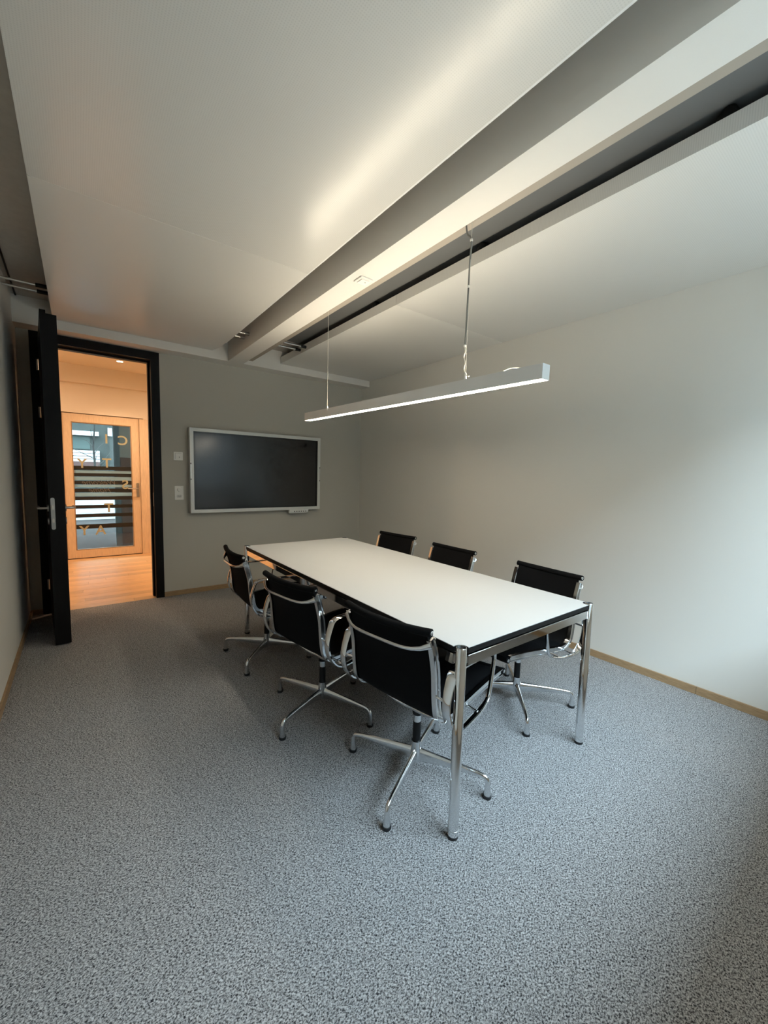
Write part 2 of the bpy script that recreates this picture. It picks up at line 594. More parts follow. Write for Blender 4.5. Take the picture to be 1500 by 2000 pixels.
lk.box(LW+0.003, LW+0.012, 0.016, 0.028, 1.03, 1.065)
lk.box(LW+0.003, LW+0.0045, 0.016, 0.028, 0.935, 0.965)
lk.build('latch_bolt', CHROME, leaf)
for s, y0 in ((-1, 0.0), (1, 0.094)):
    cxh = LW-0.055
    MB().lathe([(0.001, 0), (0.026, 0), (0.026, 0.008*s), (0.001, 0.008*s)], 20, (cxh, y0, 1.037), 'y').build('rosette', STEEL, leaf, True)
    MB().tube([(cxh, y0, 1.037), (cxh, y0+s*0.045, 1.037), (cxh-0.006, y0+s*0.055, 1.037), (cxh-0.02, y0+s*0.058, 1.037), (cxh-0.13, y0+s*0.058, 1.037)],
              [0.0095]*5, 12).build('lever_handle', STEEL, leaf, True)
    MB().lathe([(0.001, 0), (0.026, 0), (0.026, 0.008*s), (0.001, 0.008*s)], 20, (cxh, y0, 0.94), 'y').build('key_rosette', STEEL, leaf, True)
struct(d1, 'tall black wooden door standing open into the room', 'door')

# ------------------------------------------------------------------ hall behind the door
HX0, HX1, HZ = -5.2, -0.6, 2.76
struct(MB().box(HX0-0.1, HX0, 0.14, HY+0.2, 0, HZ).build('wall_hall_left', HALLWALL), 'warm lit end wall of the hall on the left', 'wall')
struct(MB().box(HX1, HX1+0.1, 0.14, HY+0.2, 0, HZ).build('wall_hall_right', HALLWALL), 'warm lit end wall of the hall on the right', 'wall')
struct(MB().box(HX0-0.1, XL-0.2, 0.0, 0.14, 0, HZ).build('wall_hall_near', HALLWALL), 'hall wall beside the meeting room', 'wall')
DX0, DX1, DZ = -3.285, -2.362, 2.09          # glass door leaf
b = MB()
b.box(HX0, DX0-0.06, HY, HY+0.2, 0, HZ)
b.box(DX1+0.06, HX1, HY, HY+0.2, 0, HZ)
b.box(DX0-0.06, DX1+0.06, HY, HY+0.2, DZ+0.012, HZ)
struct(b.build('wall_hall_far', HALLWALL), 'warm white hall wall around the glazed door', 'wall')
struct(MB().box(HX0, HX1, HY-0.07, HY, 2.515, HZ).build('trim_5', HALLWALL), 'shallow bulkhead above the glazed hall door', 'bulkhead')
struct(MB().box(HX0, HX1, 0.14, HY+0.2, HZ, HZ+0.1).build('ceiling_hall', HALLWALL), 'warm lit hall ceiling with a recessed spotlight', 'ceiling')
struct(MB().box(DX1+0.155, HX1, HY-0.014, HY, 0, 0.055).build('baseboard_hall', HALLWALL), 'pale baseboard beside the glazed hall door', 'baseboard')
fh = empty('floor_hall', (-2.9, 1.3, 0))
MB().box(HX0+2.9, HX1+2.9, 0.0-1.3, HY+0.2-1.3, -0.1, -0.012).build('subfloor', SLAB, fh)
PW = 0.118
y = 0.0
i = 0
while y < HY+0.05:
    y1 = min(y+PW, HY+0.05)
    x = HX0 - random.uniform(0.0, 1.5)
    while x < HX1:
        ln = random.uniform(1.1, 1.9)
        a0, a1 = max(x, HX0), min(x+ln, HX1)
        if a1 - a0 > 0.05:
            MB().box(a0+2.9+0.0008, a1+2.9-0.0008, y-1.3+0.0008, y1-1.3-0.0008, -0.012, random.choice((0.0, -0.0004))).build('plank', PLANKS[random.randrange(4)], fh)
        x += ln
    y = y1
struct(fh, 'oiled oak plank floor of the hall seen through the doorway', 'floor')

# glazed hall door
d2 = empty('door_2', (DX0, HY, 0))
o = DX0
cs = MB()
cs.box(DX1-o+0.004, DX1-o+0.15, -0.02, 0.12, 0, DZ+0.0)
cs.box(-0.06, -0.004, -0.02, 0.12, 0, DZ+0.0)
cs.build('door_casing', DOOROAK, d2)
W2 = DX1-DX0
ds = MB().box(-0.06, 0.012, 0.075, 0.12, 0, DZ).build('door_stop', OAK, d2)
MB().box(W2-0.012, W2+0.06, 0.075, 0.12, 0, DZ).build('door_stop', OAK, d2)
MB().box(-0.06, W2+0.06, 0.075, 0.12, DZ-0.01, DZ+0.012).build('door_stop', OAK, d2)
MB().box(-0.06, W2+0.06, 0.02, 0.16, -0.02, 0.008).build('threshold', RUBBER, d2)
gx0, gx1, gz0, gz1 = -3.187-o, -2.464-o, 0.125, 1.976
lf2 = empty('door_leaf', (0, 0.01, 0))
lf2.parent = d2
MB().box(0, gx0, 0, 0.06, 0.012, DZ).build('stile', DOOROAK, lf2)
MB().box(gx1, W2, 0, 0.06, 0.012, DZ).build('stile', DOOROAK, lf2)
MB().box(gx0, gx1, 0, 0.06, 0.012, gz0).build('rail', DOOROAK, lf2)
MB().box(gx0, gx1, 0, 0.06, gz1, DZ).build('rail', DOOROAK, lf2)
gb = MB()
e = 0.012
gb.box(gx0, gx0+e, 0.006, 0.05, gz0, gz1)
gb.box(gx1-e, gx1, 0.006, 0.05, gz0, gz1)
gb.box(gx0+e, gx1-e, 0.006, 0.05, gz0, gz0+e)
gb.box(gx0+e, gx1-e, 0.006, 0.05, gz1-e, gz1)
gb.build('glazing_bead', OAK, lf2)
MB().box(gx0+e, gx1-e, 0.026, 0.034, gz0+e, gz1-e).build('glass_pane', GLASS_DOOR, lf2)
for z0, z1 in ((1.30, 1.355), (1.206, 1.252), (1.09, 1.14), (0.973, 1.027), (0.857, 0.908), (0.733, 0.785), (0.603, 0.655), (0.435, 0.50)):
    MB().box(gx0+e, gx1-e, 0.0246, 0.0256, z0, z1).build('dark_film_stripe', FILMDARK, lf2)
for z0, z1 in ((1.252, 1.29), (1.148, 1.20), (1.045, 1.083), (0.914, 0.965)):
    MB().box(gx0+e, gx1-e, 0.0246, 0.0256, z0, z1).build('frosted_film_stripe', FILMFROST, lf2)


def text_mesh(txt, size, m, shear=0.0, bold=0.0, depth=0.0008):
    c = bpy.data.curves.new('text', 'FONT')
    c.body = txt
    c.size = size
    c.align_x = 'CENTER'
    c.align_y = 'CENTER'
    c.extrude = depth
    c.offset = bold
    c.shear = shear
    t = bpy.data.objects.new('text_tmp', c)
    COL.objects.link(t)
    dg = bpy.context.evaluated_depsgraph_get()
    me = bpy.data.meshes.new_from_object(t.evaluated_get(dg))
    bpy.data.objects.remove(t)
    me.materials.clear()
    me.materials.append(m)
    return me


# gold letters that face the street, so they read mirrored from the hall
for ch, x, z in (('C', -2.574, 1.745), ('I', -2.777, 1.755), ('T', -2.782, 1.40), ('Y', -3.078, 1.385), ('S', -2.56, 1.08),
                 ('T', -2.777, 0.73), ('A', -2.888, 0.40), ('Y', -3.084, 0.405)):
    lt = link('letter', text_mesh(ch, 0.19, GOLD, bold=0.003), lf2)
    lt.location = (x-o, 0.0232, z)
    lt.rotation_euler = (PI/2, 0, PI)
for tx, z in (('Welcome', 1.115), ('Home', 1.003)):
    lt = link('script_lettering', text_mesh(tx, 0.105, SCRIPT, shear=0.45), lf2)
    lt.location = (-2.87-o, 0.0232, z)
    lt.rotation_euler = (PI/2, 0, PI)
hx = -2.398-o
plate_y('handle_plate', STEEL, lf2, hx-0.018, hx+0.018, -0.010, 0.0, 0.90, 1.11, 0.008)
MB().tube([(hx, 0, 1.03), (hx, -0.045, 1.03), (hx-0.008, -0.056, 1.03), (hx-0.02, -0.058, 1.03), (hx-0.13, -0.058, 1.03)], 0.0095, 12).build('lever_handle', STEEL, lf2, True)
struct(d2, 'pale wooden glazed hall door with gold letters and stripes', 'door')


# downlights (the one in view, and two unseen ones added to light the hall)
def downlight(x, y, label, power, cone=176, blend=0.35):
    r = empty('downlight', (x, y, HZ))
    MB().rings([[(0.045*math.cos(a), 0.045*math.sin(a), z) for a in [2*PI*k/24 for k in range(24)]] if rr is None else
                [(rr*math.cos(a), rr*math.sin(a), z) for a in [2*PI*k/24 for k in range(24)]]
                for rr, z in ((0.036, 0.0), (0.047, 0.0), (0.047, -0.006), (0.036, -0.006))], closed=True).build('trim_ring', WHITEPL, r)
    MB().lathe([(0.001, -0.003), (0.036, -0.003), (0.036, -0.001), (0.001, -0.001)], 20).build('bulb_lens', DLGLOW, r)
    l = bpy.data.lights.new('downlight_lamp', 'SPOT')
    l.energy = power
    l.color = (1.0, 0.70, 0.45)
    l.spot_size = math.radians(cone)
    l.spot_blend = blend
    l.shadow_soft_size = 0.04
    lo = bpy.data.objects.new('downlight_lamp', l)
    COL.objects.link(lo)
    lo.parent = r
    lo.location = (0, 0, -0.012)
    tag(r, label, 'spotlight', 'hall spotlights')


DLGLOW = mat('warm_lens', (0.9, 0.8, 0.6), 0.4, emis=(1.0, 0.80, 0.50), es=30.0)
HALL_W = 94.0
downlight(-2.63, 1.88, 'small recessed spotlight glowing in the hall ceiling', HALL_W*1.2, 112, 1.0)
downlight(-4.10, 1.10, 'added unseen spotlight further left along the hall ceiling', HALL_W*0.75)
downlight(-1.35, 1.10, 'added unseen spotlight further right along the hall ceiling', HALL_W*0.75)

# ------------------------------------------------------------------ outside the glazed door
struct(MB().box(-12, 6, HY+0.2, 9.0, -0.15, -0.03).build('terrace_floor', PAVING), 'grey terrace paving outside the glazed door', 'terrace')
struct(MB().box(-40, 40, 9.0, 60, -0.6, -0.35).build('ground_far', GROUND), 'grey ground beyond the terrace', 'ground')
struct(MB().box(-40, 40, -60, YB-0.2, -0.6, -0.35).build('ground_near', GROUND), 'grey ground outside the window', 'ground')
struct(MB().box(-12, 6, HY+0.2, 5.0, 2.95, 3.1).build('added_canopy', FACADE), 'added unseen canopy cutting sky light outside the glazed door', 'roof')  # added above the view to keep daylight out of the hall
tag(MB().box(-2.63, -2.54, HY+1.2, HY+1.32, -0.03, 2.95).build('terrace_post', mat('grey_post', (0.11, 0.12, 0.12), 0.7)),
    'grey post standing on the terrace outside the glass', 'post')
sc = empty('privacy_screen', (-1.2, HY+1.4, -0.03))
MB().box(-1.33, 1.2, 0, 0.05, 1.555, 2.7).build('upper_board', mat('beige_board', (0.24, 0.22, 0.18), 0.8), sc)
MB().box(-1.33, 1.2, 0, 0.05, 0.0, 1.555).build('lower_board', mat('brown_board', (0.085, 0.055, 0.045), 0.8), sc)
tag(sc, 'beige and brown terrace screen outside the glass', 'screen')
lw = MB().box(-9, 3, 8.2, 8.5, -0.03, 0.55).build('parapet', SNOW)
tag(lw, 'low white parapet across the terrace', 'parapet')
hs = empty('house', (-3.6, 17, -0.4))
MB().box(-9, 6, 0, 6, 0, 7.5).build('wall', FACADE, hs)
MB().box(-6.0, 1.22, -0.30, 0, 1.95, 2.42).build('balcony', SNOW, hs)
MB().box(-6.0, 1.22, -0.34, 0, 1.70, 1.95).build('awning', BRICKRED, hs)
for k in range(3):
    MB().box(-6.0, 1.22, -0.32, -0.30, 2.06+k*0.12, 2.075+k*0.12).build('balcony_board', BRICKRED, hs)
MB().box(-6.0, 1.22, -0.2, 0, 3.06, 3.24).build('ledge', SNOW, hs)
MB().box(1.55, 1.80, -0.05, 0, 3.10, 3.45).build('window', SNOW, hs)
PANE3 = mat('dim_pane', (0.06, 0.08, 0.075), 0.3)
for k in range(6):
    MB().box(-5.3+k*1.1, -4.6+k*1.1, -0.03, 0, 2.48, 3.02).build('window', PANE3, hs)
tag(hs, 'dim house with white balcony seen through the glazed door', 'house')
tr = empty('bare_tree', (-2.72, 11.5, -0.4))
MB().tube([(0, 0, 0), (0.05, 0, 1.2), (0.0, 0, 2.4), (0.1, 0, 3.6)], [0.045, 0.035, 0.028, 0.012], 8).build('trunk', BARK, tr, True)
for k in range(9):
    z = 1.2 + 0.16*k
    a = random.uniform(0, 2*PI)
    l = random.uniform(0.4, 0.9)
    MB().tube([(0.02, 0, z), (l*0.5*math.cos(a), l*0.5*math.sin(a), z+0.25), (l*math.cos(a), l*math.sin(a), z+0.35+random.uniform(-0.2, 0.3))], [0.014, 0.010, 0.004], 6).build('branch', BARK, tr, True)
tag(tr, 'thin bare tree in front of the house outside', 'tree')

ob = empty('sky_blocker', (-2.0, -17.0, -0.4))  # unseen block, added and sized to hide the low sky from the window
MB().box(-22, 22, -8, 0, 0, 10.6).build('wall', mat('opposite_facade', (0.13, 0.125, 0.115), 0.9), ob)
PANE2 = mat('dark_window', (0.03, 0.035, 0.04), 0.15)
for fl in range(2):
    for k in range(10):
        MB().box(-20.5+k*4.2, -18.3+k*4.2, 0, 0.03, 1.0+fl*2.9, 2.6+fl*2.9).build('window', PANE2, ob)
tag(ob, 'added grey block holding off low sky opposite the window behind the viewer', 'building')

# ------------------------------------------------------------------ wall display
tv = empty('wall_display', (-1.426, 0, 0.885))
TX0, TX1, TZ0, TZ1 = -0.761, 0.761, 0.0, 0.898
ty0, ty1 = -0.090, -0.022
fw = 0.036
fm = MB()
fm.box(TX0, TX0+fw, ty0, ty1, TZ0, TZ1)
fm.box(TX1-fw, TX1, ty0, ty1, TZ0, TZ1)
fm.box(TX0+fw, TX1-fw, ty0, ty1, TZ0, TZ0+fw)
fm.box(TX0+fw, TX1-fw, ty0, ty1, TZ1-fw, TZ1)
fro = fm.build('frame', TVFRAME, tv)
MB().box(TX0+0.12, TX1-0.12, ty1, 0.0, TZ0+0.12, TZ1-0.12).build('wall_mount', BLACKPL, tv)
MB().box(TX0+fw, TX1-fw, ty0+0.018, ty1, TZ0+fw, TZ1-fw).build('back_case', BLACKPL, tv)
bz = MB()
q = 0.017
bz.box(TX0+fw, TX0+fw+q, ty0+0.008, ty0+0.018, TZ0+fw, TZ1-fw)
bz.box(TX1-fw-q, TX1-fw, ty0+0.008, ty0+0.018, TZ0+fw, TZ1-fw)
bz.box(TX0+fw+q, TX1-fw-q, ty0+0.008, ty0+0.018, TZ0+fw, TZ0+fw+q)
bz.box(TX0+fw+q, TX1-fw-q, ty0+0.008, ty0+0.018, TZ1-fw-q, TZ1-fw)
bz.build('bezel', BEZEL, tv)
MB().box(TX0+fw+q, TX1-fw-q, ty0+0.012, ty0+0.018, TZ0+fw+q, TZ1-fw-q).build('screen', SCREEN, tv)
bp = MB().box(0.345, 0.600, ty0-0.004, ty0+0.045, -0.040, 0.0).build('button_bar', TVFRAME, tv, bevel=0.004)
for k in range(6):
    MB().lathe([(0.001, -0.004), (0.006, -0.004), (0.006, 0.0), (0.001, 0.0)], 10, (0.412+k*0.030, ty0-0.004, -0.020), 'y').build('button', BLACKPL, bp)
for s in (-1, 1):
    x0, x1 = sorted((s*0.757, s*0.752))
    MB().box(x0, x1, ty0-0.002, ty0, 0.36, 0.53).build('pen_slot', STEEL, fro)
    for z in (0.36, 0.525):
        MB().box(x0-0.002, x1+0.002, ty0-0.004, ty0, z-0.006, z+0.006).build('slot_end', BLACKPL, fro)
tag(tv, 'large dark touch display with silver frame on the far wall', 'display')

# ------------------------------------------------------------------ switches
sw = empty('light_switch', (-2.283, 0, 1.482))
plate_y('cover_plate', WHITEPL, sw, -0.043, 0.043, -0.010, 0, -0.043, 0.043, 0.004)
plate_y('rocker', WHITEPL, sw, -0.026, 0.026, -0.016, -0.010, -0.026, 0.026, 0.003)
pf = MB()
pf.box(-0.031, -0.0275, -0.0115, -0.010, -0.031, 0.031)
pf.box(-0.0275, 0.031, -0.0115, -0.010, 0.0275, 0.031)
pf.build('shadow_gap', WHITEPL2, sw)
MB().box(0.006, 0.012, -0.0165, -0.016, -0.018, -0.004).build('marking', mat('grey_print', (0.3, 0.3, 0.28), 0.6), sw)
tag(sw, 'square white light switch on the far wall, the upper plate', 'switch')
so = empty('dimmer_socket', (-2.282, 0, 1.098))
plate_y('cover_plate', WHITEPL, so, -0.042, 0.042, -0.010, 0, -0.073, 0.073, 0.004)
MB().lathe([(0.001, -0.026), (0.019, -0.026), (0.022, -0.010), (0.001, -0.010)], 24, (0.003, 0, 0.034), 'y').build('dimmer_knob', WHITEPL, so, True)
hexp = [(-0.026, -0.034), (-0.018, -0.020), (0.018, -0.020), (0.026, -0.034), (0.018, -0.050), (-0.018, -0.050)]
MB().rings([[(x, -0.010, z) for x, z in hexp], [(x, -0.0125, z) for x, z in hexp]]).build('socket_insert', WHITEPL2, so)
for hxx, hz in ((-0.010, -0.034), (0.0, -0.039), (0.010, -0.034)):
    MB().lathe([(0.001, -0.0132), (0.0028, -0.0132), (0.0028, -0.0122), (0.001, -0.0122)], 8, (hxx, 0, hz), 'y').build('contact_hole', BLACKPL, so)
tag(so, 'white double plate with round dimmer knob and socket below the switch', 'socket')

# ------------------------------------------------------------------ pendant lamp
PN, PF = Vector((-1.574, -3.731, 1.756)), Vector((-1.574, -1.558, 1.779))   # bottom centre, near and far end
pd = empty('pendant_lamp', PN)
PLn = (PF-PN).length
tilt = math.atan2(PF.z-PN.z, PF.y-PN.y)
pd.rotation_euler = (tilt, 0, 0)
hwid, hgt = 0.026, 0.062
hs_ = MB()
hs_.box(-hwid, -hwid+0.003, 0.003, PLn-0.003, 0, hgt)
hs_.box(hwid-0.003, hwid, 0.003, PLn-0.003, 0, hgt)
hs_.box(-hwid+0.003, hwid-0.003, 0.003, PLn-0.003, 0.028, 0.034)
hs_.build('housing', LAMPALU, pd)
MB().box(-hwid, hwid, 0, 0.003, 0, hgt).build('end_cap', LAMPALU, pd)
MB().box(-hwid, hwid, PLn-0.003, PLn, 0, hgt).build('end_cap', LAMPALU, pd)
MB().box(-hwid+0.003, hwid-0.003, 0.003, PLn-0.003, 0.0005, 0.006).build('diffuser', GLOW_DN, pd)
MB().box(-hwid+0.003, hwid-0.003, 0.003, PLn-0.003, 0.055, 0.0605).build('uplight_diffuser', GLOW_UP, pd)
ca, sa = math.cos(-tilt), math.sin(-tilt)


def plocal(x, y, z):
    dy, dz = y-PN.y, z-PN.z
    return (x-PN.x, dy*ca - dz*sa, dy*sa + dz*ca)


for y in (-3.318, -1.945):
    MB().tube([plocal(-1.60, y, 1.82), plocal(-1.60, y, ZH+0.045)], 0.0011, 6).build('suspension_wire', CLEARCORD, pd, True)
    MB().lathe([(0.001, 0), (0.006, 0), (0.006, 0.022), (0.003, 0.03), (0.001, 0.03)], 10, plocal(-1.60, y, 1.822)).build('wire_grip', WHITEPL, pd, True)
MB().tube([plocal(*p) for p in catmull([(-1.604, -3.285, ZH+0.045), (-1.602, -3.292, 2.50), (-1.600, -3.318, 2.462), (-1.60, -3.314, 2.36), (-1.60, -3.312, 2.254), (-1.60, -3.309, 2.1), (-1.60, -3.306, 1.981)], 5)],
          0.0042, 8).build('power_cord', CORD, pd, True)
MB().tube([plocal(*p) for p in catmull([(-1.60, -3.306, 1.981), (-1.602, -3.312, 1.955), (-1.598, -3.300, 1.93), (-1.601, -3.312, 1.90), (-1.60, -3.306, 1.87), (-1.60, -3.319, 1.845), (-1.60, -3.340, 1.832)], 5)],
          0.003, 8).build('cord_end', CLEARCORD, pd, True)
for y, z in ((-3.318, 2.462), (-3.312, 2.254), (-3.306, 1.981)):
    MB().lathe([(0.001, -0.007), (0.006, -0.005), (0.0075, 0), (0.006, 0.005), (0.001, 0.007)], 10, plocal(-1.60, y, z)).build('cord_clip', WHITEPL, pd, True)
MB().tube([plocal(*p) for p in catmull([(-1.588, -3.40, 1.815), (-1.592, -3.48, 1.818), (-1.597, -3.53, 1.822), (-1.597, -3.58, 1.828), (-1.592, -3.63, 1.817)], 5)], 0.0028, 6).build('cord_tail', CLEARCORD, pd, True)
tag(pd, 'long slim grey pendant lamp glowing above the table', 'lamp')

# ------------------------------------------------------------------ conference table
X0, X1, Y0, Y1 = -2.0439, -1.111, -3.7585, -1.4356
tb = empty('conference_table', ((X0+X1)/2, (Y0+Y1)/2, 0))
ex, ey = (X1-X0)/2, (Y1-Y0)/2
OV = 0.013          # the top reaches this far beyond the leg centres
NR = 0.027          # round notch at each corner


def top_poly(in_):
    ax, ay = ex+OV-in_, ey+OV-in_
    rr = NR+in_
    pts = []
    for sx, sy in ((1, 1), (-1, 1), (-1, -1), (1, -1)):
        c = Vector((sx*ex, sy*ey))
        # intersections of the notch circle with the two edges
        dy = math.sqrt(max(rr*rr-(ax-ex)**2, 1e-9))
        dx = math.sqrt(max(rr*rr-(ay-ey)**2, 1e-9))
        pA = Vector((sx*ax, sy*(ey-dy)))
        pB = Vector((sx*(ex-dx), sy*ay))
        if sx*sy < 0:
            pA, pB = pB, pA
        a0 = math.atan2(pA.y-c.y, pA.x-c.x)
        a1 = math.atan2(pB.y-c.y, pB.x-c.x)
        dd = (a1-a0) % (2*PI)
        # go the way through the inside of the table
        mid = a0+dd/2
        if (math.cos(mid)*sx + math.sin(mid)*sy) > 0:
            dd -= 2*PI
        for k in range(9):
            a = a0+dd*k/8
            pts.append((c.x+rr*math.cos(a), c.y+rr*math.sin(a)))
    return pts


MB().prism(top_poly(0.0), 0.716, 0.7355).build('edge_band', BLACKPL, tb)
MB().prism(top_poly(0.0025), 0.7350, 0.7372).build('tabletop', LAMINATE, tb)
for sx in (-1, 1):
    for sy in (-1, 1):
        c = (sx*ex, sy*ey, 0)
        n = 24
        ring = lambda r, z: [(c[0]+r*math.cos(2*PI*k/n), c[1]+r*math.sin(2*PI*k/n), z) for k in range(n)]
        lg = MB().rings([ring(0.020, 0.014), ring(0.020, 0.7385), ring(0.019, 0.740), ring(0.0165, 0.740), ring(0.0165, 0.730)]).build('leg', CHROME, tb, True)
        MB().rings([ring(0.0198, 0.036), ring(0.0206, 0.036), ring(0.0206, 0.0375), ring(0.0198, 0.0375)], closed=True).build('levelling_collar', STEEL, lg)
        MB().lathe([(0.001, 0.7302), (0.0162, 0.7302), (0.0162, 0.734), (0.001, 0.734)], 20, c).build('leg_plug', RUBBER, lg)
        MB().lathe([(0.001, 0.0), (0.0185, 0.0), (0.0200, 0.004), (0.0200, 0.014), (0.001, 0.014)], 20, c).build('glide', RUBBER, lg, True)
rz0, rz1 = 0.667, 0.706
for sy in (-1, 1):
    MB().box(-ex+0.030, ex-0.030, sy*ey-0.009, sy*ey+0.009, rz0, rz1).build('rail', CHROME, tb, bevel=0.0015)
for sx in (-1, 1):
    MB().box(sx*ex-0.009, sx*ex+0.009, -ey+0.030, ey-0.030, rz0, rz1).build('rail', CHROME, tb, bevel=0.0015)
for sx in (-1, 1):
    for sy in (-1, 1):
        MB().box(*sorted((sx*(ex-0.034), sx*(ex-0.012))), *sorted((sy*(ey-0.005), sy*(ey+0.005))), 0.675, 0.698).build('corner_fitting', STEEL, tb)
        MB().box(*sorted((sx*(ex-0.005), sx*(ex+0.005))), *sorted((sy*(ey-0.034), sy*(ey-0.012))), 0.675, 0.698).build('corner_fitting', STEEL, tb)
MB().box(-0.30, 0.30, -0.05, 0.05, 0.706, 0.716).build('cross_member', STEEL, tb)
for sy in (-1, 1):
    MB().box(-ex+0.04, ex-0.04, sy*(ey-0.05)-0.02, sy*(ey-0.05)+0.02, 0.706, 0.716).build('top_spacer', BLACKPL, tb)
MB().box(-0.28, 0.02, -0.62, 0.62, 0.672, 0.706).build('cable_tray', BLACKPL, tb)
tag(tb, 'long white conference table with black edge and chrome tube legs', 'table')

# ------------------------------------------------------------------ chairs
PROF = [(0.360, 0.440), (0.25, 0.437), (0.12, 0.424), (-0.02, 0.408), (-0.09, 0.405), (-0.135, 0.417), (-0.162, 0.448), (-0.174, 0.50),
        (-0.180, 0.56), (-0.187, 0.63), (-0.206, 0.71), (-0.230, 0.785)]
PP = [(p.x, p.y) for p in catmull([(a, b_, 0) for a, b_ in PROF], 5)]
HWX = 0.208


def chair_meshes():
    Ms = {}

    def sling(path, name):
        n = len(path)
        nx = 10
        rs = []
        bm = MB()
        up, lo = [], []
        for i, (y, z) in enumerate(path):
            a, c = path[max(i-1, 0)], path[min(i+1, n-1)]
            t = Vector((c[0]-a[0], c[1]-a[1])).normalized()
            nn = Vector((-t.y, t.x))          # outward: down under the seat, back behind the back
            u, l = [], []
            bw = 0.006 + 0.018*max(0.0, min(1.0, (z-0.50)/0.22)) + (0.006 if y > 0.05 else 0.0)
            for k in range(nx+1):
                s = -1+2*k/nx
                bow = bw*(1-s*s)
                p = Vector((y, z)) + nn*bow
                u.append((s*HWX, p.x-nn.x*0.006, p.y-nn.y*0.006))
                l.append((s*HWX, p.x+nn.x*0.006, p.y+nn.y*0.006))
            rs.append(u + l[::-1])
        return bm.rings(rs).mesh(name, FABRIC, True)

    k = 5*4+1
    Ms['seat'] = sling(PP[:k+3], 'seat')
    Ms['backrest'] = sling(PP[k+2:], 'backrest')

    # rolled fabric edges (bowed like the sling)
    def roll(y, z, ny, nz, name, bw):
        pts = []
        for j in range(13):
            s = -1+2*j/12
            bow = bw*(1-s*s)
            pts.append((s*0.226, y+ny*bow, z+nz*bow))
        return MB().tube(pts, 0.0155, 14).mesh(name, FABRIC, True)
    Ms['top_roll'] = roll(-0.231, 0.789, -0.95, -0.3, 'top_roll', 0.024)
    Ms['front_roll'] = roll(0.363, 0.438, 0.0, -1.0, 'front_roll', 0.012)
    cap = MB().rings([[(x, r*math.cos(2*PI*j/16), r*math.sin(2*PI*j/16)) for j in range(16)] for x, r in ((0, 0.0085), (0.003, 0.0085), (0.003, 0.004), (0.001, 0.004))])
    Ms['end_cap'] = cap.mesh('end_cap', CHROME, True)
    # side rails: I-shaped section
    sec = [(-0.010, -0.015), (0.010, -0.015), (0.010, -0.011), (0.004, -0.009), (0.004, 0.009), (0.010, 0.011), (0.010, 0.015),
           (-0.010, 0.015), (-0.010, 0.011), (-0.004, 0.009), (-0.004, -0.009), (-0.010, -0.011)]
    Ms['side_rail'] = MB().sweep_yz(PP[1:-2], sec).mesh('side_rail', ALU, True)
    # armrest loop
    loop = [(-0.182, 0.60), (-0.160, 0.636), (-0.10, 0.645), (0.0, 0.642), (0.08, 0.640), (0.128, 0.630), (0.148, 0.60), (0.140, 0.54), (0.126, 0.47),
            (0.108, 0.430), (0.070, 0.410), (0.0, 0.395), (-0.08, 0.387), (-0.135, 0.400), (-0.175, 0.440), (-0.197, 0.490), (-0.199, 0.54)]
    lp_ = [(p.x, p.y) for p in catmull([(a, b_, 0) for a, b_ in loop], 4, True)]
    wid = []
    for y, z in lp_:
        wd = 1.0
        if z > 0.58 and y < 0.12: wd = 1.55
        elif y < -0.12: wd = 1.35
        elif y > 0.08 and z < 0.62: wd = 0.7
        wid.append(wd)
    wid = [(wid[i-2]+wid[i-1]+wid[i]+wid[(i+1) % len(wid)]+wid[(i+2) % len(wid)])/5 for i in range(len(wid))]
    asec = [(-0.0125, -0.003), (-0.008, -0.0055), (0.008, -0.0055), (0.0125, -0.003), (0.0125, 0.003), (0.008, 0.0055), (-0.008, 0.0055), (-0.0125, 0.003)]
    Ms['armrest'] = MB().sweep_yz(lp_, asec, closed=True, wid=wid).mesh('armrest', CHROME, True)
    for q_, sg in (('r', -1), ('l', 1)):
        for k, (y, z) in enumerate(((-0.192, 0.53), (0.03, 0.404), (-0.10, 0.392))):
            Ms['arm_pin_%s%d' % (q_, k)] = MB().tube([(sg*0.062, y+0.006, z+0.004), (0.0, y, z)], 0.0055, 8).mesh('arm_pin', ALU, True)
    # upper spreader behind the back, with flared ends
    pts, rr = [], []
    for j in range(15):
        s = -1+2*j/14
        pts.append((s*0.222, -0.222-0.046*(1-s**4)-0.004, 0.742-0.026*(1-s**6)))
        rr.append(0.0075+0.0085*abs(s)**7)
    Ms['back_spreader'] = MB().tube(pts, rr, 10).mesh('back_spreader', ALU, True)
    # lower spreader under the seat and the column it carries
    b2 = MB()
    for yy in (-0.075, 0.10):
        pts, rr = [], []
        for j in range(13):
            s = -1+2*j/12
            zz = 0.398 if yy < 0 else 0.415
            pts.append((s*0.220, yy*(0.55+0.45*abs(s)), zz-0.062*(1-abs(s)**2.2)))
            rr.append(0.013-0.005*abs(s))
        b2.tube(pts, rr, 10)
    Ms['seat_spreader'] = b2.mesh('seat_spreader', ALU, True)
    Ms['tilt_mechanism'] = MB().lathe([(0.001, 0.285), (0.021, 0.285), (0.026, 0.31), (0.052, 0.335), (0.055, 0.372), (0.001, 0.374)], 20).mesh('tilt_mechanism', BLACKPL, True)
    Ms['column'] = MB().lathe([(0.001, 0.25), (0.0175, 0.25), (0.0175, 0.285), (0.001, 0.285)], 20).mesh('column', ALU, True)
    Ms['column_sleeve'] = MB().lathe([(0.001, 0.155), (0.0180, 0.155), (0.0180, 0.252), (0.001, 0.252)], 20).mesh('column_sleeve', BLACKPL, True)
    Ms['hub'] = MB().lathe([(0.001, 0.062), (0.018, 0.062), (0.024, 0.068), (0.0255, 0.10), (0.0225, 0.135), (0.0215, 0.160), (0.001, 0.160)], 24).mesh('hub', ALU, True)
    # one leg along +x: tapered arm, elbow, conical foot
    R = 0.3225
